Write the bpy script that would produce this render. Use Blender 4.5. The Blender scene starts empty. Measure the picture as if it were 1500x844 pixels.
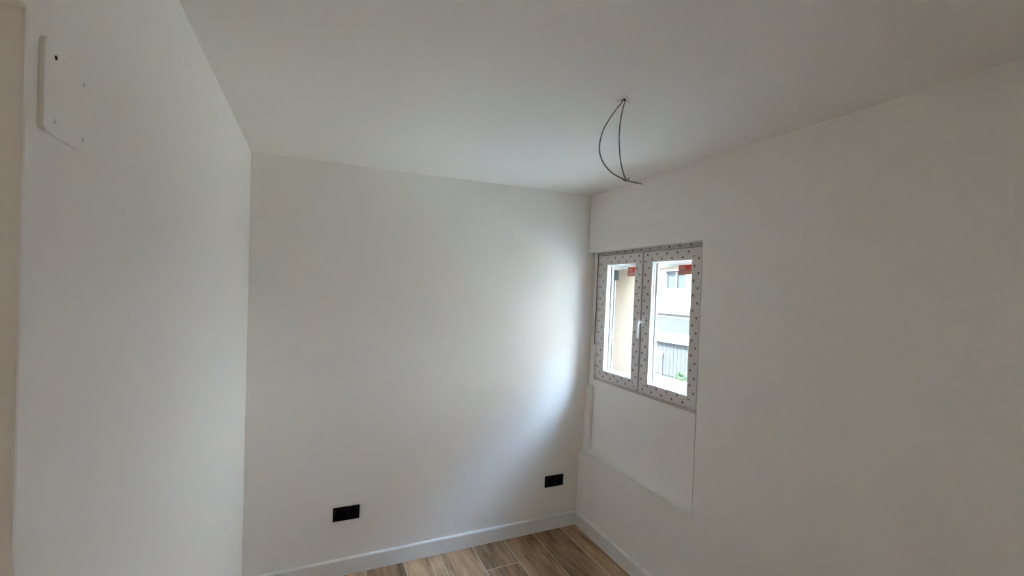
import bpy, bmesh, math, random
from mathutils import Vector, Matrix

S = bpy.context.scene
COL = S.collection
random.seed(7)

# ------------------------------------------------------------------ camera
cam_data = bpy.data.cameras.new('camera')
cam = bpy.data.objects.new('camera', cam_data)
COL.objects.link(cam)
yaw, pitch, roll = 0.4226, 0.0054, 0.0333
fwd = Vector((math.sin(yaw) * math.cos(pitch), math.cos(yaw) * math.cos(pitch), math.sin(pitch)))
rgt = Vector((math.cos(yaw), -math.sin(yaw), 0))
upv = rgt.cross(fwd)
r2 = rgt * math.cos(roll) + upv * math.sin(roll)
u2 = -rgt * math.sin(roll) + upv * math.cos(roll)
rot = Matrix((r2, u2, -fwd)).transposed().to_4x4()
cam.matrix_world = Matrix.Translation((-1.8695, -2.835, 1.7596)) @ rot
cam_data.sensor_width = 36.0
cam_data.lens = 640.93 / 1500 * 36.0
cam_data.clip_start = 0.01
cam_data.clip_end = 200
S.camera = cam

# ------------------------------------------------------------------ sky and lights
world = bpy.data.worlds.new('sky')
S.world = world
world.use_nodes = True
wn = world.node_tree.nodes
wl = world.node_tree.links
wn.clear()
SKY = 12.0
wo = wn.new('ShaderNodeOutputWorld')
bg = wn.new('ShaderNodeBackground')
wtc = wn.new('ShaderNodeTexCoord')
wsep = wn.new('ShaderNodeSeparateXYZ')
wramp = wn.new('ShaderNodeValToRGB')
wramp.color_ramp.elements[0].position = 0.0
wramp.color_ramp.elements[0].color = (0.80, 0.90, 1.03, 1)
wramp.color_ramp.elements[1].position = 0.9
wramp.color_ramp.elements[1].color = (0.47, 0.70, 1.08, 1)
wl.new(wtc.outputs['Generated'], wsep.inputs[0])
wl.new(wsep.outputs['Z'], wramp.inputs[0])
wl.new(wramp.outputs[0], bg.inputs['Color'])
bg.inputs['Strength'].default_value = SKY
wl.new(bg.outputs[0], wo.inputs[0])

SUN = 13.0
sund = bpy.data.lights.new('sun', 'SUN'); sund.energy = SUN; sund.color = (1.0, 0.95, 0.88); sund.angle = 0.0093
suno = bpy.data.objects.new('sun', sund); COL.objects.link(suno)
sun_to = Vector((0.45, -0.10, -0.89))     # high sun behind the house: the street front opposite is lit, this window is in shade
suno.rotation_euler = sun_to.to_track_quat('-Z', 'Y').to_euler()

HALL_FILL = 1.2  # strength of the added indoor fill, passage and rear
REAR_FILL = 0.12
S.view_settings.view_transform = 'Standard'
S.view_settings.look = 'None'
S.view_settings.gamma = 1.0
S.view_settings.use_curve_mapping = False
S.view_settings.exposure = 3.15
S.cycles.use_denoising = True
S.cycles.max_bounces = 16
S.cycles.diffuse_bounces = 12
S.cycles.transparent_max_bounces = 16
S.cycles.sample_clamp_indirect = 6.0

# ------------------------------------------------------------------ the room's slightly leaning planes
H = 2.5
W = 2.1902
def RW(s, d, z):                       # window wall: s metres from the corner, d into the wall
    return (0.0358 * z / H + d, -s, z)
def BW(x, e, z):                       # back wall: e metres proud of it
    return (x, -0.024 * z / H - e, z)
def LW(s, e, z):                       # left wall: e metres proud of it
    return (-W - 0.0268 * z / H + e, -s, z)
def ID(x, y, z):
    return (x, y, z)

# ------------------------------------------------------------------ materials
def mat(name, col, rough=0.5, spec=0.5, metal=0.0, noise=0.0, nscale=8.0, bump=0.0, bscale=40.0):
    m = bpy.data.materials.new(name)
    m.use_nodes = True
    n, l = m.node_tree.nodes, m.node_tree.links
    b = n['Principled BSDF']
    b.inputs['Base Color'].default_value = (*col, 1)
    b.inputs['Roughness'].default_value = rough
    b.inputs['Specular IOR Level'].default_value = spec
    b.inputs['Metallic'].default_value = metal
    tc = n.new('ShaderNodeTexCoord')
    if noise:
        t = n.new('ShaderNodeTexNoise')
        t.inputs['Scale'].default_value = nscale
        t.inputs['Detail'].default_value = 5
        r = n.new('ShaderNodeMapRange')
        r.inputs['To Min'].default_value = 1 - noise
        r.inputs['To Max'].default_value = 1 + noise
        mx = n.new('ShaderNodeVectorMath'); mx.operation = 'SCALE'
        mx.inputs[0].default_value = col
        l.new(tc.outputs['Object'], t.inputs['Vector'])
        l.new(t.outputs['Fac'], r.inputs['Value'])
        l.new(r.outputs[0], mx.inputs['Scale'])
        l.new(mx.outputs[0], b.inputs['Base Color'])
    if bump:
        t2 = n.new('ShaderNodeTexNoise')
        t2.inputs['Scale'].default_value = bscale
        t2.inputs['Detail'].default_value = 4
        bp = n.new('ShaderNodeBump')
        bp.inputs['Strength'].default_value = bump
        bp.inputs['Distance'].default_value = 0.004
        l.new(tc.outputs['Object'], t2.inputs['Vector'])
        l.new(t2.outputs['Fac'], bp.inputs['Height'])
        l.new(bp.outputs[0], b.inputs['Normal'])
    return m

PAINT = (0.866, 0.840, 0.800)
M = {}
M['paint'] = mat('white_wall_paint', PAINT, 0.75, 0.3, noise=0.02, nscale=2.5, bump=0.06, bscale=9)
M['ceiling'] = mat('white_ceiling_paint', PAINT, 0.8, 0.25, noise=0.015, nscale=2.0, bump=0.05, bscale=7)
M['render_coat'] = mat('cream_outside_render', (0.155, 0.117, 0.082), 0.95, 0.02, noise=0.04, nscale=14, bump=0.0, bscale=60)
M['trim'] = mat('white_lacquer_trim', (0.80, 0.795, 0.785), 0.35, 0.5)
M['plastic'] = mat('white_window_plastic', (0.84, 0.84, 0.83), 0.25, 0.5)
M['plaster'] = mat('rough_white_plaster', (0.76, 0.745, 0.715), 0.85, 0.2, noise=0.06, nscale=30, bump=0.4, bscale=80)
M['cover'] = mat('painted_cover', (0.79, 0.775, 0.745), 0.7, 0.3)
M['black'] = mat('black_plastic', (0.004, 0.004, 0.005), 0.5, 0.08)
M['metal'] = mat('dark_metal', (0.012, 0.012, 0.012), 0.6, 0.1)
M['shadow_seal'] = mat('grey_shadow_seal', (0.05, 0.047, 0.045), 0.8, 0.1)  # dark tone for the shadow line at the sash edges
M['gasket'] = mat('grey_glazing_gasket', (0.16, 0.16, 0.165), 0.7, 0.1)
M['rail'] = mat('pale_aluminium_rail', (0.30, 0.305, 0.31), 0.5, 0.2)
M['dark'] = mat('dark_hole', (0.02, 0.018, 0.016), 0.9, 0.1)
M['filler'] = mat('paint_filled_screw', (0.68, 0.66, 0.63), 0.7, 0.3)
M['wire'] = mat('grey_wire_sheath', (0.20, 0.20, 0.19), 0.6, 0.3)
M['wire_light'] = mat('pale_grey_wire', (0.42, 0.42, 0.40), 0.5, 0.4)
M['grout'] = mat('beige_grout', (0.62, 0.55, 0.46), 0.9, 0.1, noise=0.08, nscale=40)
M['guide'] = mat('grey_aluminium_guide', (0.04, 0.041, 0.042), 0.8, 0.05)
M['facade'] = mat('white_facade_render', (0.46, 0.455, 0.445), 0.9, 0.2, noise=0.02, nscale=4)
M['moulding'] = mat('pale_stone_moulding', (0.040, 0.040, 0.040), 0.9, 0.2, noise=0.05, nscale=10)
M['band'] = mat('blue_grey_band', (0.028, 0.030, 0.034), 0.9, 0.05, noise=0.03, nscale=5)
M['gate'] = mat('slate_grey_gate', (0.026, 0.028, 0.030), 0.9, 0.05, noise=0.10, nscale=6)
M['gate_slat'] = mat('slate_grey_slat', (0.030, 0.032, 0.034), 0.9, 0.05, noise=0.10, nscale=6)
M['far_frame'] = mat('taupe_window_frame', (0.034, 0.033, 0.031), 0.6, 0.3)
M['pave'] = mat('pale_paving', (0.36, 0.36, 0.305), 0.95, 0.1, noise=0.08, nscale=3)
M['leaf'] = mat('green_leaves', (0.030, 0.055, 0.026), 0.8, 0.05, noise=0.2, nscale=9)
M['stem'] = mat('brown_stem', (0.10, 0.07, 0.045), 0.8, 0.2)
M['fill_body'] = mat('fill_lamp_body', (0.7, 0.7, 0.7), 0.5, 0.4)

# glass: see-through with a mirror share that grows at grazing angles
def glass_mat(name, tint):
    m = bpy.data.materials.new(name); m.use_nodes = True
    n, l = m.node_tree.nodes, m.node_tree.links
    n.clear()
    o = n.new('ShaderNodeOutputMaterial'); mx = n.new('ShaderNodeMixShader')
    t = n.new('ShaderNodeBsdfTransparent'); g = n.new('ShaderNodeBsdfGlossy'); f = n.new('ShaderNodeFresnel')
    ge = n.new('ShaderNodeNewGeometry'); mr = n.new('ShaderNodeMapRange')
    mr.inputs['To Min'].default_value = 1.45; mr.inputs['To Max'].default_value = 1 / 1.45   # same angle law on the sheet's way out
    l.new(ge.outputs['Backfacing'], mr.inputs['Value']); l.new(mr.outputs[0], f.inputs['IOR'])
    t.inputs['Color'].default_value = (*tint, 1)
    g.inputs['Roughness'].default_value = 0.02
    l.new(f.outputs[0], mx.inputs[0]); l.new(t.outputs[0], mx.inputs[1]); l.new(g.outputs[0], mx.inputs[2])
    l.new(mx.outputs[0], o.inputs[0])
    return m
M['glass'] = glass_mat('window_glass', (0.93, 0.95, 0.94))
M['far_glass'] = mat('sky_tinted_far_glass', (0.028, 0.034, 0.038), 0.3, 0.2)  # sky reflection put into the panes' blue-grey base colour

# protective film with two staggered columns of brown printed marks (UV in metres: u across, v along)
def film_mat(name, base):
    m = bpy.data.materials.new(name); m.use_nodes = True
    n, l = m.node_tree.nodes, m.node_tree.links
    b = n['Principled BSDF']
    b.inputs['Roughness'].default_value = 0.35
    b.inputs['Specular IOR Level'].default_value = 0.35
    uv = n.new('ShaderNodeUVMap')
    sp = n.new('ShaderNodeSeparateXYZ'); l.new(uv.outputs[0], sp.inputs[0])
    def math_(op, a, bb=None):
        k = n.new('ShaderNodeMath'); k.operation = op
        for i, v in enumerate((a, bb)):
            if v is None: continue
            if isinstance(v, (int, float)): k.inputs[i].default_value = v
            else: l.new(v, k.inputs[i])
        return k.outputs[0]
    U, V = sp.outputs['X'], sp.outputs['Y']
    per = 0.084
    nz = n.new('ShaderNodeTexNoise'); nz.inputs['Scale'].default_value = 170
    l.new(uv.outputs[0], nz.inputs['Vector'])
    wob = math_('MULTIPLY', math_('SUBTRACT', nz.outputs['Fac'], 0.5), 0.006)
    def column(uc, off):
        du = math_('SUBTRACT', U, uc)
        fr = math_('FRACT', math_('ADD', math_('DIVIDE', V, per), off))
        dv = math_('MULTIPLY', math_('SUBTRACT', fr, 0.5), per)
        r = math_('SQRT', math_('ADD', math_('MULTIPLY', du, du), math_('MULTIPLY', math_('MULTIPLY', dv, dv), 0.75)))
        return math_('LESS_THAN', math_('ADD', r, wob), 0.0068)
    def thin(uc, off):
        du = math_('ABSOLUTE', math_('SUBTRACT', U, uc))
        fr = math_('FRACT', math_('ADD', math_('DIVIDE', V, 0.021), off))
        a = math_('LESS_THAN', du, 0.0022)
        c = math_('LESS_THAN', math_('ABSOLUTE', math_('SUBTRACT', fr, 0.5)), 0.28)
        return math_('MULTIPLY', math_('MULTIPLY', a, c), math_('GREATER_THAN', nz.outputs['Fac'], 0.48))
    dots = math_('MAXIMUM', column(0.022, 0.0), column(0.052, 0.5))
    faint = math_('MAXIMUM', thin(0.011, 0.1), math_('MAXIMUM', thin(0.037, 0.3), thin(0.066, 0.6)))
    mx = n.new('ShaderNodeMix'); mx.data_type = 'RGBA'
    mx.inputs['A'].default_value = (*base, 1)
    mx.inputs['B'].default_value = (0.46, 0.42, 0.40, 1)
    l.new(math_('MULTIPLY', faint, 0.55), mx.inputs['Factor'])
    m2 = n.new('ShaderNodeMix'); m2.data_type = 'RGBA'
    m2.inputs['B'].default_value = (0.17, 0.09, 0.078, 1)
    l.new(mx.outputs['Result'], m2.inputs['A'])
    l.new(math_('MULTIPLY', dots, 0.92), m2.inputs['Factor'])
    l.new(m2.outputs['Result'], b.inputs['Base Color'])
    return m
M['film'] = film_mat('printed_protective_film', (0.70, 0.66, 0.645))
M['film_pink_shaded'] = film_mat('printed_protective_film_pinkish_shaded', (0.58, 0.525, 0.505))  # pinkish film, its colour also darkened for shade under the shutter box

# red glazier's sticker: UV 0..1; a stronger red field at the upper right, pale rows of fine print
def sticker_mat():
    m = bpy.data.materials.new('red_glass_sticker'); m.use_nodes = True
    n, l = m.node_tree.nodes, m.node_tree.links
    b = n['Principled BSDF']; b.inputs['Roughness'].default_value = 0.5
    uv = n.new('ShaderNodeUVMap'); sp = n.new('ShaderNodeSeparateXYZ'); l.new(uv.outputs[0], sp.inputs[0])
    def math_(op, a, bb=None):
        k = n.new('ShaderNodeMath'); k.operation = op
        for i, v in enumerate((a, bb)):
            if v is None: continue
            if isinstance(v, (int, float)): k.inputs[i].default_value = v
            else: l.new(v, k.inputs[i])
        return k.outputs[0]
    U, V = sp.outputs['X'], sp.outputs['Y']
    inbox = math_('MULTIPLY', math_('GREATER_THAN', U, 0.48), math_('GREATER_THAN', V, 0.48))
    rows = math_('LESS_THAN', math_('FRACT', math_('MULTIPLY', V, 7)), 0.45)
    nz = n.new('ShaderNodeTexNoise'); nz.inputs['Scale'].default_value = 18
    mp = n.new('ShaderNodeMapping'); mp.inputs['Scale'].default_value = (1.6, 0.3, 1)
    l.new(uv.outputs[0], mp.inputs[0]); l.new(mp.outputs[0], nz.inputs['Vector'])
    txt = math_('MULTIPLY', math_('MULTIPLY', rows, math_('GREATER_THAN', nz.outputs['Fac'], 0.47)), math_('SUBTRACT', 1.0, inbox))
    a = n.new('ShaderNodeMix'); a.data_type = 'RGBA'
    a.inputs['A'].default_value = (0.62, 0.13, 0.10, 1); a.inputs['B'].default_value = (0.70, 0.055, 0.04, 1)
    l.new(inbox, a.inputs['Factor'])
    c = n.new('ShaderNodeMix'); c.data_type = 'RGBA'
    c.inputs['B'].default_value = (0.75, 0.52, 0.47, 1)
    l.new(a.outputs['Result'], c.inputs['A']); l.new(math_('MULTIPLY', txt, 0.8), c.inputs['Factor'])
    l.new(c.outputs['Result'], b.inputs['Base Color'])
    return m
M['sticker'] = sticker_mat()

# wood-look porcelain planks, grain along Y, a different cut for each plank
def plank_mat():
    m = bpy.data.materials.new('wood_look_tile'); m.use_nodes = True
    n, l = m.node_tree.nodes, m.node_tree.links
    b = n['Principled BSDF']
    b.inputs['Roughness'].default_value = 0.42
    b.inputs['Specular IOR Level'].default_value = 0.4
    oi = n.new('ShaderNodeObjectInfo'); tc = n.new('ShaderNodeTexCoord')
    cmb = n.new('ShaderNodeCombineXYZ')
    k = n.new('ShaderNodeMath'); k.operation = 'MULTIPLY'; k.inputs[1].default_value = 37.0
    l.new(oi.outputs['Random'], k.inputs[0])
    l.new(k.outputs[0], cmb.inputs[0]); l.new(k.outputs[0], cmb.inputs[1])
    add = n.new('ShaderNodeVectorMath'); add.operation = 'ADD'
    l.new(tc.outputs['Object'], add.inputs[0]); l.new(cmb.outputs[0], add.inputs[1])
    def noise(scale, detail, dist, sx, sy):
        mp = n.new('ShaderNodeMapping'); mp.inputs['Scale'].default_value = (sx, sy, 1)
        t = n.new('ShaderNodeTexNoise'); t.inputs['Scale'].default_value = scale
        t.inputs['Detail'].default_value = detail; t.inputs['Distortion'].default_value = dist
        l.new(add.outputs[0], mp.inputs[0]); l.new(mp.outputs[0], t.inputs['Vector'])
        return t.outputs['Fac']
    broad = noise(7, 4, 0.6, 1.0, 0.28)
    fine = noise(45, 6, 0.4, 1.0, 0.07)
    mix = n.new('ShaderNodeMath'); mix.operation = 'MULTIPLY_ADD'
    mix.inputs[1].default_value = 0.38
    l.new(fine, mix.inputs[0]); 
    sc = n.new('ShaderNodeMath'); sc.operation = 'MULTIPLY'; sc.inputs[1].default_value = 0.62
    l.new(broad, sc.inputs[0]); l.new(sc.outputs[0], mix.inputs[2])
    cr = n.new('ShaderNodeValToRGB')
    e = cr.color_ramp.elements
    e[0].position = 0.34; e[0].color = (0.105, 0.056, 0.027, 1)
    e[1].position = 0.66; e[1].color = (0.47, 0.325, 0.20, 1)
    q = e.new(0.45); q.color = (0.235, 0.140, 0.075, 1)
    q = e.new(0.55); q.color = (0.37, 0.243, 0.142, 1)
    l.new(mix.outputs[0], cr.inputs[0])
    # knots
    vo = n.new('ShaderNodeTexVoronoi'); vo.inputs['Scale'].default_value = 2.6
    mpv = n.new('ShaderNodeMapping'); mpv.inputs['Scale'].default_value = (1.6, 0.7, 1)
    l.new(add.outputs[0], mpv.inputs[0]); l.new(mpv.outputs[0], vo.inputs['Vector'])
    kr = n.new('ShaderNodeMapRange'); kr.inputs['From Min'].default_value = 0.02; kr.inputs['From Max'].default_value = 0.06
    kr.inputs['To Min'].default_value = 0.75; kr.inputs['To Max'].default_value = 0.0
    l.new(vo.outputs['Distance'], kr.inputs['Value'])
    km = n.new('ShaderNodeMix'); km.data_type = 'RGBA'; km.inputs['B'].default_value = (0.07, 0.04, 0.022, 1)
    l.new(kr.outputs[0], km.inputs['Factor']); l.new(cr.outputs[0], km.inputs['A'])
    # plank-to-plank tone
    tone = n.new('ShaderNodeMapRange'); tone.inputs['To Min'].default_value = 1.0; tone.inputs['To Max'].default_value = 1.38
    l.new(oi.outputs['Random'], tone.inputs['Value'])
    fin = n.new('ShaderNodeVectorMath'); fin.operation = 'SCALE'
    l.new(km.outputs['Result'], fin.inputs[0]); l.new(tone.outputs[0], fin.inputs['Scale'])
    l.new(fin.outputs[0], b.inputs['Base Color'])
    bp = n.new('ShaderNodeBump'); bp.inputs['Strength'].default_value = 0.12; bp.inputs['Distance'].default_value = 0.002
    l.new(fine, bp.inputs['Height']); l.new(bp.outputs[0], b.inputs['Normal'])
    return m
M['plank'] = plank_mat()

# ------------------------------------------------------------------ mesh helpers
class MB:
    """Collects faces in local coordinates, pushed through a map function."""
    def __init__(self, fn=ID):
        self.v, self.f, self.mi, self.uv, self.fn = [], [], [], [], fn
    def vert(self, *p):
        self.v.append(self.fn(*p)); return len(self.v) - 1
    def face(self, pts, mi=0, uvs=None):
        ids = [self.vert(*p) for p in pts]
        self.f.append(ids); self.mi.append(mi); self.uv.append(uvs or [(0, 0)] * len(ids))
    def box(self, a0, a1, b0, b1, c0, c1, mi=0, ch=0.0):
        """Box a0..a1, b0..b1, c0..c1 with edges chamfered by ch."""
        bm = bmesh.new()
        bmesh.ops.create_cube(bm, size=1)
        for v in bm.verts:
            v.co = Vector(((a0 + a1) / 2 + v.co.x * (a1 - a0), (b0 + b1) / 2 + v.co.y * (b1 - b0), (c0 + c1) / 2 + v.co.z * (c1 - c0)))
        if ch:
            bmesh.ops.bevel(bm, geom=list(bm.edges), offset=ch, segments=1, affect='EDGES', profile=0.5)
        for f in bm.faces:
            self.face([tuple(v.co) for v in f.verts], mi)
        bm.free()
    def ring(self, outer, inner, prof, mi=0):
        """Mitred rectangular ring. outer/inner = (a0,a1,z0,z1); prof = [(t, depth)], t 0 at outer, 1 at inner.
        Vertices are (a, depth, z); UV: u metres across from the outer edge, v metres along."""
        def rect(t):
            return [outer[i] + (inner[i] - outer[i]) * t for i in range(4)]
        for (t0, d0), (t1, d1) in zip(prof[:-1], prof[1:]):
            A, B = rect(t0), rect(t1)
            ca = [(A[0], A[2]), (A[1], A[2]), (A[1], A[3]), (A[0], A[3])]
            cb = [(B[0], B[2]), (B[1], B[2]), (B[1], B[3]), (B[0], B[3])]
            w = [abs(inner[2] - outer[2]), abs(inner[1] - outer[1]), abs(inner[3] - outer[3]), abs(inner[0] - outer[0])]
            for i in range(4):
                j = (i + 1) % 4
                al = 0 if i in (0, 2) else 1
                u0, u1 = t0 * w[i], t1 * w[i]
                self.face([(ca[i][0], d0, ca[i][1]), (ca[j][0], d0, ca[j][1]), (cb[j][0], d1, cb[j][1]), (cb[i][0], d1, cb[i][1])], mi,
                          [(u0, ca[i][al]), (u0, ca[j][al]), (u1, cb[j][al]), (u1, cb[i][al])])
    def tube(self, pts, r, sides=8, mi=0, caps=True):
        P = [Vector(p) for p in pts]
        rs = r if isinstance(r, (list, tuple)) else [r] * len(P)
        t0 = (P[1] - P[0]).normalized()
        ref = Vector((0, 0, 1)) if abs(t0.z) < 0.9 else Vector((1, 0, 0))
        nrm = (ref - t0 * ref.dot(t0)).normalized()
        rings = []
        for i, p in enumerate(P):
            t = (P[min(i + 1, len(P) - 1)] - P[max(i - 1, 0)]).normalized()
            nrm = (nrm - t * nrm.dot(t)).normalized()
            bn = t.cross(nrm)
            rings.append([self.vert(*(p + (nrm * math.cos(2 * math.pi * k / sides) + bn * math.sin(2 * math.pi * k / sides)) * rs[i])) for k in range(sides)])
        for a, b in zip(rings[:-1], rings[1:]):
            for k in range(sides):
                j = (k + 1) % sides
                self.f.append([a[k], a[j], b[j], b[k]]); self.mi.append(mi); self.uv.append([(0, 0)] * 4)
        if caps:
            for rr in (rings[0][::-1], rings[-1]):
                self.f.append(list(rr)); self.mi.append(mi); self.uv.append([(0, 0)] * sides)
    def build(self, name, mats, parent=None, smooth=False, origin=None, merge=True):
        me = bpy.data.meshes.new(name)
        o = Vector(origin) if origin else Vector((0, 0, 0))
        me.from_pydata([tuple(Vector(v) - o) for v in self.v], [], self.f)
        ul = me.uv_layers.new(name='UVMap')
        k = 0
        for uvs in self.uv:
            for q in uvs:
                ul.data[k].uv = q; k += 1
        for m in (mats if isinstance(mats, (list, tuple)) else [mats]):
            me.materials.append(m)
        for p, mi in zip(me.polygons, self.mi):
            p.material_index = mi
        bm = bmesh.new(); bm.from_mesh(me)
        if merge:
            bmesh.ops.remove_doubles(bm, verts=bm.verts, dist=1e-5)
        bmesh.ops.recalc_face_normals(bm, faces=bm.faces)
        for f in bm.faces:
            f.smooth = smooth
        bm.to_mesh(me); bm.free()
        ob = bpy.data.objects.new(name, me)
        COL.objects.link(ob)
        if parent is not None:
            ob.parent = parent
            inv = Vector((0, 0, 0)); q = parent
            while q is not None:
                inv += q.location; q = q.parent
            ob.location = o - inv
        else:
            ob.location = o
        return ob

def empty(name, loc=(0, 0, 0), parent=None):
    e = bpy.data.objects.new(name, None)
    e.empty_display_size = 0.1
    COL.objects.link(e); e.location = loc; e.parent = parent
    return e
def tag(o, label=None, cat=None, group=None, kind=None):
    if label: o['label'] = label
    if cat: o['category'] = cat
    if group: o['group'] = group
    if kind: o['kind'] = kind
    return o
def structure(o, label, cat):
    return tag(o, label, cat, None, 'structure')

def cells(av, bv, cv, occ, fn, name, mats, mat_of=None, bevel=None, bw=0.01, seg=3):
    """A solid made of the grid cells where occ(i,j,k) is true; only its outer faces are kept.
    bevel(edge mid, edge direction) in local coordinates picks the edges to round."""
    bm = bmesh.new(); vs = {}
    def V(i, j, k):
        if (i, j, k) not in vs: vs[(i, j, k)] = bm.verts.new((av[i], bv[j], cv[k]))
        return vs[(i, j, k)]
    na, nb, nc = len(av) - 1, len(bv) - 1, len(cv) - 1
    def oc(i, j, k):
        return 0 <= i < na and 0 <= j < nb and 0 <= k < nc and occ((av[i] + av[i+1]) / 2, (bv[j] + bv[j+1]) / 2, (cv[k] + cv[k+1]) / 2)
    for i in range(na):
        for j in range(nb):
            for k in range(nc):
                if not oc(i, j, k): continue
                for (dx, dy, dz), q in (((-1,0,0), [(0,0,0),(0,0,1),(0,1,1),(0,1,0)]), ((1,0,0), [(1,0,0),(1,1,0),(1,1,1),(1,0,1)]),
                                        ((0,-1,0), [(0,0,0),(1,0,0),(1,0,1),(0,0,1)]), ((0,1,0), [(0,1,0),(0,1,1),(1,1,1),(1,1,0)]),
                                        ((0,0,-1), [(0,0,0),(0,1,0),(1,1,0),(1,0,0)]), ((0,0,1), [(0,0,1),(1,0,1),(1,1,1),(0,1,1)])):
                    if oc(i + dx, j + dy, k + dz): continue
                    f = bm.faces.new([V(i + a, j + b, k + c) for a, b, c in q])
                    if mat_of: f.material_index = mat_of(f.calc_center_median(), f.normal)
    bm.normal_update()
    if mat_of:
        for f in bm.faces: f.material_index = mat_of(f.calc_center_median(), f.normal)
    if bevel:
        es = [e for e in bm.edges if len(e.link_faces) == 2 and e.calc_face_angle(0) > 0.5 and bevel((e.verts[0].co + e.verts[1].co) / 2, e.is_convex or not e.is_convex)]
        bmesh.ops.bevel(bm, geom=es, offset=bw, segments=seg, affect='EDGES', profile=0.5)
    for v in bm.verts: v.co = Vector(fn(*v.co))
    bmesh.ops.recalc_face_normals(bm, faces=bm.faces)
    me = bpy.data.meshes.new(name); bm.to_mesh(me); bm.free()
    for m in (mats if isinstance(mats, (list, tuple)) else [mats]): me.materials.append(m)
    o = bpy.data.objects.new(name, me); COL.objects.link(o)
    return o

GZ = -0.72                              # street level outside
# ------------------------------------------------------------------ room shell
REAR = 3.9                              # the room's near end, behind the camera
TH = 0.36                               # outer wall thickness
LEDGE, WTOP, BOX = 0.578, 2.066, 2.212
DR = 0.062                              # depth of the recess under the window

def occ_right(s, d, z):
    if s > 1.10 and not (s < 1.145 and 1.10 < z < WTOP + 0.02): return True
    if s > 1.10:                        # pocket that takes the frame's near jamb
        return d < 0.048 or (d > 0.126)
    if z < LEDGE: return True
    if z < 1.108: return d > DR
    if z > BOX: return True
    if z > WTOP:
        return d > 0.0015
    # the window band
    if d < DR: return False
    if s < 0.07: return True
    if d < 0.126: return False
    if 0.145 < s < 1.055 and 1.17 < z < 1.937: return False
    return True
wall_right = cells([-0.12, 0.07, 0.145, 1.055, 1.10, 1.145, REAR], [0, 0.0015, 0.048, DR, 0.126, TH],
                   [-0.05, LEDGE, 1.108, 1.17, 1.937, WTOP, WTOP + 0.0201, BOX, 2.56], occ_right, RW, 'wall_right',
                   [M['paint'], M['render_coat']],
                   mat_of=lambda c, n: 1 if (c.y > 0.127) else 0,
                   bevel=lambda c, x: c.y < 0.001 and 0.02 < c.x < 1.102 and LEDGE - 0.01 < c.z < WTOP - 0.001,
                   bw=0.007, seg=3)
structure(wall_right, 'white painted window wall with a shallow recess below the window', 'wall')

mb = MB(BW)
mb.box(-2.6, 0.36, -0.15, 0.0, -0.05, 2.56)
wall_back = mb.build('wall_back', M['paint'])
structure(wall_back, 'plain white back wall with two black sockets low down', 'wall')

DOOR0, DOOR1, DTOP = 2.078, 2.93, 2.094
wall_left = cells([-0.1, DOOR0, DOOR1, REAR], [-0.11, 0], [-0.05, DTOP, 2.56],
                  lambda s, e, z: not (DOOR0 < s < DOOR1 and z < DTOP), LW, 'wall_left', M['paint'],
                  bevel=lambda c, x: DOOR0 - 0.01 < c.x < DOOR1 + 0.01 and -0.02 < c.z < DTOP + 0.01 and abs(c.y) < 0.002, bw=0.004, seg=2)
structure(wall_left, 'white painted left wall ending at a bare door opening', 'wall')

mb = MB()
mb.box(-3.9, 0.36, -REAR - 0.12, -REAR, -0.05, 2.56)
structure(mb.build('wall_rear', M['paint']), 'white wall behind the camera', 'wall')

mb = MB()                               # the passage beyond the door opening
mb.box(-3.78, -3.66, -REAR, -0.9, -0.05, 2.56)
mb.box(-3.78, -2.30, -1.02, -0.9, -0.05, 2.56)
structure(mb.build('wall_passage', M['paint']), 'white walls of the passage beyond the door opening', 'wall')

mb = MB()                               # the rest of our own house front: storeys above, walls to both sides
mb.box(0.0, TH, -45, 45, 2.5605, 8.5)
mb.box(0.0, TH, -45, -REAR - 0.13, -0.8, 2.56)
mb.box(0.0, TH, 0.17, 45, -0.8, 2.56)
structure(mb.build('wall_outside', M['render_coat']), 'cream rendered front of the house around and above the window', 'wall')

mb = MB()                               # unseen block added across the street end to cut low sky light
mb.box(TH + 0.01, 7.8, -10.5, -10, GZ, 9.2)
structure(mb.build('wall_sky_block', M['facade']), 'unseen pale block added at the street end to hold back low sky light', 'wall')

def ceil_fn(x, y, z):
    return (x, y, z + 0.0085 * x - 0.0024 * y)
mb = MB(ceil_fn)
mb.box(-3.8, 0.36, -REAR - 0.12, 0.2, H, H + 0.12)
structure(mb.build('ceiling', M['ceiling']), 'flat white ceiling', 'ceiling')

# floor: grout bed and single planks
floor = empty('floor', (0, 0, 0))
structure(floor, 'wood-look plank floor with pale grout lines running to the back wall', 'floor')
mb = MB()
mb.box(-3.8, 0.05, -REAR - 0.12, 0.1, -0.06, -0.0012)
mb.build('grout_bed', M['grout'], floor)
GAP = 0.0055
edges = [0.0] + [-0.138 - 0.2318 * k for k in range(16)]
ends = {0: 0.86, 1: 0.92, 2: 0.58, 3: 0.283, 4: 0.74, 5: 1.02, 6: 0.66, 7: 0.42, 8: 0.95}
pi = 0
for k in range(len(edges) - 1):
    x1, x0 = edges[k] - (GAP / 2 if k else 0), edges[k + 1] + GAP / 2
    if x0 < -3.7: continue
    e0 = ends.get(k, random.uniform(0.1, 1.1))
    cuts = [0.002 if x0 > -2.4 else 1.0]
    y = e0
    while y < REAR:
        if y > cuts[0] + 0.05: cuts.append(y)
        y += 1.203
    cuts.append(REAR)
    for a, b in zip(cuts[:-1], cuts[1:]):
        mb = MB()
        mb.box(x0, x1, -b + GAP / 2, -a - (GAP / 2 if a > 0.01 else 0), -0.012, 0.0, 0, 0.0009)
        mb.build('plank', M['plank'], floor, origin=((x0 + x1) / 2, -(a + b) / 2, 0))

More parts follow.
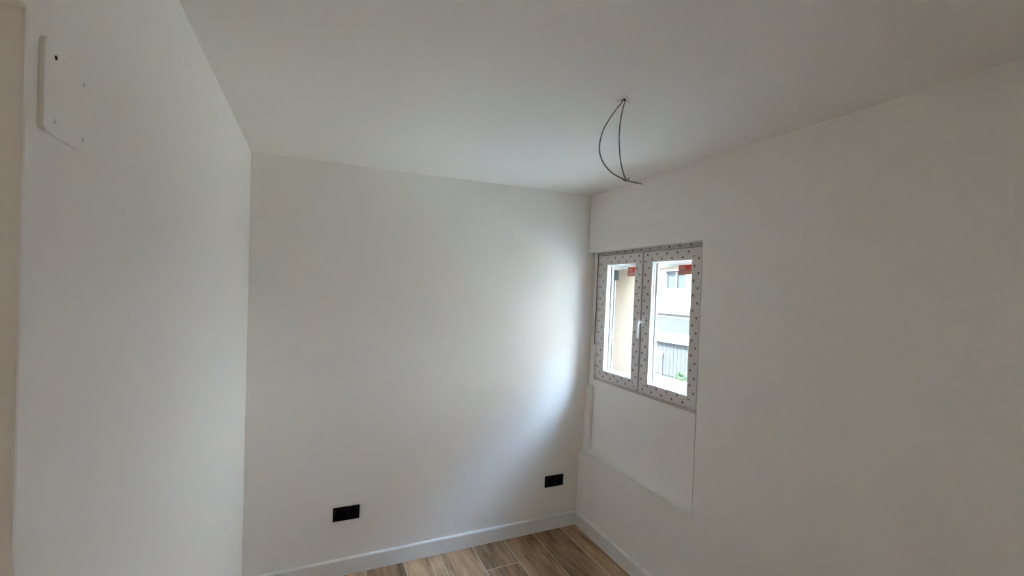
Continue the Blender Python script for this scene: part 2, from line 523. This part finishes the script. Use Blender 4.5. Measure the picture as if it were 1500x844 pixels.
# baseboards: square board with an eased top edge
def board(fn, a0, a1, name, label):
    mb = MB(fn)
    prof = [(0, 0.0), (0.0170, 0.0), (0.0170, 0.0925), (0.0125, 0.0985), (0, 0.0995)]
    n = len(prof)
    for i in range(n):
        (e0, z0), (e1, z1) = prof[i], prof[(i + 1) % n]
        mb.face([(a0, e0, z0), (a1, e0, z0), (a1, e1, z1), (a0, e1, z1)])
    mb.face([(a0, e, z) for e, z in prof]); mb.face([(a1, e, z) for e, z in prof][::-1])
    return structure(mb.build(name, M['trim']), label, 'baseboard')
board(BW, -W, 0.0, 'baseboard_back', 'white baseboard along the back wall')
board(lambda s, e, z: RW(s, -e, z), 0.0145, REAR, 'baseboard_right', 'white baseboard along the window wall')
board(LW, 0.0145, DOOR0 - 0.002, 'baseboard_left', 'white baseboard along the left wall')

# short upright batten in the corner, standing on the recess ledge
mb = MB(RW)
mb.box(0.004, 0.076, 0.030, DR - 0.002, LEDGE + 0.0005, 1.062, 0, 0.004)
structure(mb.build('trim_1', M['paint']), 'short white upright batten in the corner below the window', 'trim')

# ------------------------------------------------------------------ window
window = empty('window_1', RW(0.6, DR, 1.108))
structure(window, 'double casement window still wrapped in dotted protective film', 'window')
fr = MB(RW)
FO, FI = (0.07, 1.135, 1.108, 2.078), (0.135, 1.06, 1.165, 2.015)
fr.ring(FO, FI, [(0, 0.125), (0, 0.060), (0.03, 0.058), (0.97, 0.058), (1.0, 0.062), (1.0, 0.125), (0, 0.125)])
window_frame = fr.build('window_frame', M['film_pink_shaded'], window)
gk = MB(RW)                             # dark seal strip standing in for the shadow line round and between the sashes
gk.ring((0.1125, 1.0675, 1.1285, 2.0405), (0.1250, 1.0550, 1.141, 2.028), [(0, 0.0585), (0, 0.0555), (1, 0.0555), (1, 0.0585), (0, 0.0585)])
gk.box(0.5825, 0.5925, 0.0480, 0.0575, 1.1345, 2.0345)
gk.build('shadow_seal', M['shadow_seal'], window_frame)
gk = MB(RW)
gk.box(0.0625, 0.0690, 0.0570, 0.0615, 1.37, 2.064)
gk.build('open_joint', M['dark'], window_frame)['label'] = 'dark open joint between window frame and plaster'

def sash(so, opening, name='sash'):
    s0, s1, z0, z1 = opening
    g = 0.001
    mb = MB(RW)
    # bead zone between film and glass
    bo = (s0 - 0.012, s1 + 0.012, z0 - 0.012, z1 + 0.012)
    mb.ring(so, bo, [(0, 0.0575), (0, 0.046), (0.02, 0.0425), (0.05, 0.041), (0.95, 0.041), (1.0, 0.043), (1.0, 0.052)])
    sh = mb.build(name, M['film'], window)
    # white plastic body behind: outer lip seen through the glass
    mb = MB(RW)
    o2 = (so[0] + 0.024, so[1] - 0.024, so[2] + 0.024, so[3] - 0.024)
    i2 = (s0 + 0.004, s1 - 0.004, z0 + 0.004, z1 - 0.004)
    o2 = (s0 - 0.011, s1 + 0.011, z0 - 0.011, z1 + 0.011)
    mb.ring(o2, i2, [(0, 0.099), (0, 0.0835), (0.8, 0.0835), (1.0, 0.086), (1.0, 0.096), (0.8, 0.099), (0, 0.099)])
    mb.build('outer_lip', M['plastic'], sh)
    mb = MB(RW)
    mb.ring(bo, (s0, s1, z0, z1), [(0, 0.0785), (0, 0.044), (0.15, 0.0425), (0.55, 0.0425), (0.7, 0.046), (0.74, 0.058), (0.95, 0.062), (1.0, 0.066), (1.0, 0.0785), (0, 0.0785)])
    mb.build('glazing_bead', M['plastic'], sh)
    mb = MB(RW)
    mb.ring((s0 - 0.003, s1 + 0.003, z0 - 0.003, z1 + 0.003), (s0 + 0.0025, s1 - 0.0025, z0 + 0.0025, z1 - 0.0025), [(0, 0.0785), (0, 0.0745), (0.8, 0.0745), (1, 0.0765), (1, 0.0785), (0, 0.0785)])
    mb.build('gasket', M['gasket'], sh)
    mb = MB(RW)
    mb.box(s0 - 0.010, s1 + 0.010, 0.0790, 0.0830, z0 - 0.010, z1 + 0.010)
    mb.build('pane', M['glass'], sh)
    return sh
ZO = (1.132, 2.037)
sash_a = sash((0.116, 0.5835, *ZO), (0.210, 0.505, 1.204, 1.962))
sash_b = sash((0.5915, 1.064, *ZO), (0.676, 0.986, 1.204, 1.962))

def sticker(par, s0, s1, z0, z1, label):
    mb = MB(RW)
    d0, d1 = 0.0784, 0.0789
    mb.face([(s0, d0, z0), (s1, d0, z0), (s1, d0, z1), (s0, d0, z1)], 0, [(0, 0), (1, 0), (1, 1), (0, 1)])
    mb.face([(s0, d1, z0), (s1, d1, z0), (s1, d1, z1), (s0, d1, z1)], 0, [(0, 0), (1, 0), (1, 1), (0, 1)])
    for a, b in (((s0, z0), (s1, z0)), ((s1, z0), (s1, z1)), ((s1, z1), (s0, z1)), ((s0, z1), (s0, z0))):
        mb.face([(a[0], d0, a[1]), (b[0], d0, b[1]), (b[0], d1, b[1]), (a[0], d1, a[1])])
    o = mb.build('sticker', M['sticker'], par)
    o['label'] = label
sticker(sash_a, 0.392, 0.492, 1.885, 1.947, 'red maker sticker at the top of the left pane')
sticker(sash_b, 0.857, 0.962, 1.885, 1.944, 'red maker sticker at the top of the right pane')

# handle: oval base plate, neck and a lever hanging down
mb = MB(RW)
hs, hz = 0.622, 1.585
plate = []
for dd, sc in ((0.041, 1.0), (0.034, 1.0), (0.031, 0.8)):
    plate.append([mb.vert(hs + 0.0145 * sc * math.cos(a), dd, hz + 0.034 * sc * math.copysign(abs(math.sin(a)) ** 0.7, math.sin(a))) for a in [2 * math.pi * k / 20 for k in range(20)]])
for a, b in zip(plate[:-1], plate[1:]):
    for k in range(20):
        j = (k + 1) % 20
        mb.f.append([a[k], a[j], b[j], b[k]]); mb.mi.append(0); mb.uv.append([(0, 0)] * 4)
mb.f.append(plate[-1][:]); mb.mi.append(0); mb.uv.append([(0, 0)] * 20)
mb.tube([(hs, 0.033, hz), (hs, 0.015, hz), (hs, -0.004, hz + 0.002)], [0.010, 0.0095, 0.0105], 12)
mb.tube([(hs, -0.001, hz + 0.011), (hs, -0.005, hz + 0.004), (hs - 0.001, -0.010, hz - 0.012), (hs - 0.001, -0.012, hz - 0.045), (hs - 0.001, -0.010, hz - 0.085), (hs - 0.001, -0.007, hz - 0.108)],
        [0.0065, 0.0095, 0.0098, 0.0085, 0.0080, 0.0055], 12)
mb.build('handle', M['plastic'], sash_b, smooth=True)

# roller shutter guide in the outside reveal, with its grey lead-in block
gd = empty('shutter_guide', RW(0.155, 0.17, 1.17))
tag(gd, 'shutter guide rail with grey lead-in outside the left pane', 'shutter guide')
mb = MB(RW)
mb.box(0.146, 0.160, 0.128, 0.136, 1.172, 1.86, 0, 0.001)
mb.box(0.146, 0.149, 0.136, 0.152, 1.172, 1.86)
mb.box(0.146, 0.160, 0.152, 0.160, 1.172, 1.86, 0, 0.001)
mb.build('rail', M['rail'], gd)
mb = MB(RW)
mb.box(0.146, 0.172, 0.1275, 0.178, 1.8601, 1.935, 0, 0.002)
mb.build('lead_in', M['guide'], gd)

# ------------------------------------------------------------------ black double sockets
def outlet(x0, x1, z0, z1, label):
    cx, cz = (x0 + x1) / 2, (z0 + z1) / 2
    t = empty('double_socket', BW(cx, 0, cz))
    tag(t, label, 'socket')
    fn = lambda a, d, z: BW(a, d, z)
    hw, hh = (x1 - x0) / 2, (z1 - z0) / 2
    mb = MB(fn)
    # cover frame: outer rounded block with two square windows
    q = 0.0275
    for sx in (-1, 1):
        c = cx + sx * 0.0365
        lim = (x0, cx, z0, z1) if sx < 0 else (cx, x1, z0, z1)
        e = lambda dd, s: None
        mb.ring(lim, (c - q, c + q, cz - q, cz + q), [(0, 0.0005), (0, 0.0075), (0.12, 0.0095), (0.9, 0.0105), (1.0, 0.0095), (1.0, 0.0005), (0, 0.0005)])
    mb.build('cover_frame', M['black'], t)
    for sx in (-1, 1):
        c = cx + sx * 0.0365
        mb = MB(fn)
        q2 = q - 0.0004
        # square-to-round face with a sunk round well
        N = 32
        sq, ci, bo = [], [], []
        for k in range(N):
            a = 2 * math.pi * (k + 0.5) / N
            m_ = max(abs(math.cos(a)), abs(math.sin(a)))
            sq.append((c + q2 * math.cos(a) / m_, 0.0098, cz + q2 * math.sin(a) / m_))
            ci.append((c + 0.0200 * math.cos(a), 0.0104, cz + 0.0200 * math.sin(a)))
            bo.append((c + 0.0192 * math.cos(a), 0.0020, cz + 0.0192 * math.sin(a)))
        for k in range(N):
            j = (k + 1) % N
            mb.face([sq[k], sq[j], ci[j], ci[k]]); mb.face([ci[k], ci[j], bo[j], bo[k]])
        mb.face(bo)
        s_ = mb.build('socket_well', M['black'], t)
        for pz in (-1, 1):
            mb = MB(fn)
            mb.box(c - 0.003, c + 0.003, 0.0021, 0.0045, cz + pz * 0.0165 - 0.0022, cz + pz * 0.0165 + 0.0022, 0, 0.0005)
            mb.build('earth_clip', M['metal'], s_)
        for px in (-1, 1):
            mb = MB(fn)
            mb.tube([(c + px * 0.0095, 0.0019, cz), (c + px * 0.0095, 0.0024, cz)], 0.0026, 10)
            mb.build('pin_hole', M['dark'], s_)
    return t
outlet(-1.7275, -1.5760, 0.331, 0.412, 'black double socket on the back wall, farther from the window')
outlet(-0.2800, -0.1255, 0.314, 0.395, 'black double socket on the back wall, next to the window corner')

# ------------------------------------------------------------------ junction box cover on the left wall
jb = empty('junction_box_cover', LW(1.985, 0, 2.015))
tag(jb, 'square white painted box cover high on the left wall beside door opening', 'cover plate')
mb = MB(LW)
s0, s1, z0, z1, T, rr = 1.912, 2.049, 1.953, 2.079, 0.0068, 0.009
def rrect(ins):
    out = []
    for (cs, cz, a0) in ((s1 - rr, z1 - rr, 0), (s0 + rr, z1 - rr, 90), (s0 + rr, z0 + rr, 180), (s1 - rr, z0 + rr, 270)):
        for k in range(5):
            a = math.radians(a0 + 22.5 * k)
            out.append((cs + (rr - ins) * math.cos(a), cz + (rr - ins) * math.sin(a)))
    return out
tilt = lambda s: 0.22 + 0.78 * (s - s0) / (s1 - s0)      # stands proud on its left side, nearly flush on the right
layers = [[(s, e * tilt(s), z) for s, z in rrect(i)] for i, e in ((0, 0.0001), (0, T - 0.001), (0.001, T))]
for a, b in zip(layers[:-1], layers[1:]):
    for k in range(len(a)):
        j = (k + 1) % len(a)
        mb.face([a[k], a[j], b[j], b[k]])
mb.face(layers[-1])
mb.build('plate', M['paint'], jb)
def screw(s, z, m_, label=None, r=0.0032):
    mb = MB(LW)
    mb.tube([(s, T * tilt(s) - 0.0002, z), (s, T * tilt(s) + 0.0007, z), (s, T * tilt(s) + 0.0009, z)], [r, r, r * 0.8], 12)
    o = mb.build('screw', m_, jb)
    if label: o['label'] = label
    return o
screw(2.022, 2.060, M['dark'], 'dark bare screw hole', 0.0030)
screw(1.932, 2.059, M['filler']); screw(2.021, 1.972, M['filler']); screw(1.932, 1.972, M['filler'])

# ------------------------------------------------------------------ ceiling lamp wires
A = [(-.830,-1.489,2.4945),(-.832,-1.487,2.486),(-.846,-1.473,2.463),(-.864,-1.456,2.428),(-.878,-1.443,2.393),(-.886,-1.434,2.358),(-.888,-1.430,2.322),(-.882,-1.432,2.285),(-.867,-1.440,2.254),(-.847,-1.452,2.228),(-.823,-1.468,2.209),(-.800,-1.485,2.195),(-.778,-1.503,2.186),(-.755,-1.522,2.179)]
B = [(-.822,-1.491,2.4945),(-.824,-1.491,2.484),(-.837,-1.495,2.443),(-.846,-1.498,2.397),(-.850,-1.500,2.349),(-.848,-1.502,2.303),(-.841,-1.501,2.261),(-.828,-1.499,2.224),(-.812,-1.494,2.200),(-.800,-1.4895,2.1945)]
def smooth_path(P, n=5):
    P = [Vector(p) for p in P]; out = []
    for i in range(len(P) - 1):
        p0, p1, p2, p3 = P[max(i - 1, 0)], P[i], P[i + 1], P[min(i + 2, len(P) - 1)]
        for k in range(n):
            t = k / n
            out.append(0.5 * ((2 * p1) + (p2 - p0) * t + (2 * p0 - 5 * p1 + 4 * p2 - p3) * t * t + (3 * p1 - p0 - 3 * p2 + p3) * t ** 3))
    out.append(P[-1]); return out
cz0 = H + 0.0085 * -0.826 + 0.0024 * 1.49
wr = empty('ceiling_wire', (-0.826, -1.49, cz0))
tag(wr, 'two thin grey lamp wires looped and hanging from the ceiling', 'wire')
for P, r in ((A, 0.0023), (B, 0.0023)):
    mb = MB(); mb.tube(smooth_path(P), r, 8)
    mb.build('strand', M['wire'], wr, smooth=True)
mb = MB()
mb.tube(smooth_path([(-.8115,-1.481,2.1955),(-.803,-1.4875,2.1915),(-.797,-1.4905,2.1935),(-.7915,-1.493,2.204)]), [0.0030] * 15 + [0.0022], 8)
mb.build('twist_end', M['wire_light'], wr, smooth=True)
# ragged hole the wires come out of
mb = MB()
N = 18; rim = []
for k in range(N):
    a = 2 * math.pi * k / N
    r = 0.020 * (1 + 0.35 * math.sin(3 * a + 1) + 0.2 * math.sin(5 * a))
    rim.append((math.cos(a) * r, math.sin(a) * r))
top = [(-0.826 + x * 1.35, -1.49 + y * 1.35, cz0 - 0.0002) for x, y in rim]
low = [(-0.826 + x, -1.49 + y, cz0 - 0.0035 - 0.0015 * math.sin(k * 2.1)) for k, (x, y) in enumerate(rim)]
inn = [(-0.826 + x * 0.5, -1.49 + y * 0.5, cz0 - 0.0012) for x, y in rim]
for a, b in ((top, low), (low, inn)):
    for k in range(N):
        j = (k + 1) % N
        mb.face([a[k], a[j], b[j], b[k]])
rim_ob = mb.build('plaster_rim', M['plaster'], wr)
mb = MB()
mb.face([(x, y, z - 0.0002) for x, y, z in inn])
mb.build('hole', M['dark'], wr)

# ------------------------------------------------------------------ unseen lamps added as fill (passage, and the room's near end behind the camera)
def fill_lamp(x, y, energy, label):
    z = H + 0.0085 * x - 0.0024 * y
    lt = empty('fill_lamp', (x, y, z))
    tag(lt, label, 'lamp')
    mb = MB(); mb.tube([(x, y, z), (x, y, z - 0.03), (x, y, z - 0.045)], [0.17, 0.17, 0.15], 32)
    mb.build('fill_lamp_body', M['fill_body'], lt)
    ld = bpy.data.lights.new('fill_light', 'AREA'); ld.shape = 'DISK'; ld.size = 0.3; ld.energy = energy; ld.color = (0.95, 0.965, 1.0)
    lo = bpy.data.objects.new('fill_light', ld); COL.objects.link(lo); lo.parent = lt; lo.location = (0, 0, -0.047)
fill_lamp(-3.0, -1.55, HALL_FILL, 'unseen round fill lamp added in the passage behind the door opening')
fill_lamp(-1.15, -3.45, REAR_FILL, 'unseen round fill lamp added at the near end of the room, behind the camera')

# ------------------------------------------------------------------ street and the house across it
mb = MB(); mb.box(TH + 0.02, 8.0, -45, 45, GZ - 0.1, GZ)
structure(mb.build('floor_street', M['pave']), 'pale paved street outside the window', 'ground')

bd = empty('building', (8.0, 7.2, GZ))
tag(bd, 'white house across the street seen through the right pane', 'building')
FX = 8.0
wy0, wy1, wz0, wz1 = 6.73, 7.60, 1.935, 2.522
b = cells([-45, wy0, wy1, 45], [0, 0.12, 0.4], [GZ, wz0, wz1, 8.2], lambda y, d, z: not (wy0 < y < wy1 and wz0 < z < wz1 and d < 0.12),
          lambda y, d, z: (FX + d, y, z), 'wall', M['facade'])
b.parent = bd; b.location = -bd.location
FW = lambda y, d, z: (FX + d, y, z)
def part(name, m, ranges, parent=bd, ch=0.0):
    mb = MB(FW)
    for r in ranges: mb.box(*r, 0, ch)
    return mb.build(name, m, parent)
mb = MB(FW)
mb.ring((wy0 + .001, wy1 - .001, wz0 + .001, wz1 - .001), (wy0 + 0.06, wy1 - 0.06, wz0 + 0.06, wz1 - 0.06), [(0, 0.115), (0, 0.05), (1, 0.05), (1, 0.115), (0, 0.115)])
mb.box((wy0 + wy1) / 2 - 0.035, (wy0 + wy1) / 2 + 0.035, 0.05, 0.115, wz0 + 0.06, wz1 - 0.06)
fw = mb.build('window', M['far_frame'], bd)
for y0, y1 in ((wy0 + 0.06, (wy0 + wy1) / 2 - 0.035), ((wy0 + wy1) / 2 + 0.035, wy1 - 0.06)):
    mb = MB(FW); mb.box(y0, y1, 0.085, 0.095, wz0 + 0.06, wz1 - 0.06); mb.build('pane', M['far_glass'], fw)
part('window_sill', M['moulding'], [(wy0 - 0.06, wy1 + 0.06, -0.05, 0.1, wz0 - 0.06, wz0 - 0.001)])
part('string_course', M['moulding'], [(-45, 45, -0.04, -0.001, 1.13, 1.205), (-45, 45, -0.08, -0.001, 1.205, 1.27), (-45, 45, -0.05, -0.001, 1.27, 1.305)])
part('painted_band', M['band'], [(-45, 45, -0.02, -0.001, 0.625, 1.085)])
part('ledge', M['facade'], [(-45, 45, -0.10, -0.001, 0.50, 0.62), (-45, 45, -0.16, -0.001, 0.42, 0.4999), (-45, 45, -0.12, -0.001, 0.345, 0.4199)])
part('plinth', M['gate'], [(-45, 45, -0.03, -0.001, GZ, 0.344)])
y = 6.35
while y < 8.3:
    part('slat', M['gate_slat'], [(y, y + 0.14, -0.042, -0.031, GZ + 0.06, 0.30)])
    y += 0.15
part('drain_pipe', M['facade'], [(7.53, 7.59, -0.12, -0.056, GZ, 0.02), (7.50, 7.62, -0.13, -0.056, -0.05, 0.05)], ch=0.01)
part('roof', M['far_frame'], [(-45, 45, -0.3, 0.6, 8.2, 8.35)])

# low shrub by the far wall
sb = empty('shrub', (7.5, 6.35, GZ))
tag(sb, 'low green shrub on the street by the far grey wall', 'shrub')
mb = MB(); mb.tube([(7.5, 6.35, GZ), (7.5, 6.36, GZ + 0.15), (7.49, 6.35, GZ + 0.28)], [0.015, 0.012, 0.006], 6)
mb.build('stem', M['stem'], sb)
mb = MB()
for k in range(260):
    a, bb, rr_ = random.uniform(0, 6.28), random.uniform(-0.3, 1.5), random.uniform(0.5, 1)
    p = Vector((7.5 + 0.20 * rr_ * math.cos(a) * math.cos(bb), 6.36 + 0.24 * rr_ * math.sin(a) * math.cos(bb), GZ + 0.10 + 0.24 * rr_ * math.sin(bb)))
    if p.z < GZ + 0.02: p.z = GZ + 0.02
    d = Vector((random.uniform(-1, 1), random.uniform(-1, 1), random.uniform(-.2, 1))).normalized()
    sd = d.cross(Vector((random.uniform(-1, 1), random.uniform(-1, 1), 0.3))).normalized()
    L, w_ = 0.055, 0.02
    mb.face([tuple(p), tuple(p + d * L * .5 + sd * w_), tuple(p + d * L), tuple(p + d * L * .5 - sd * w_)])
fo = mb.build('foliage', M['leaf'], sb, merge=False); fo['kind'] = 'stuff'
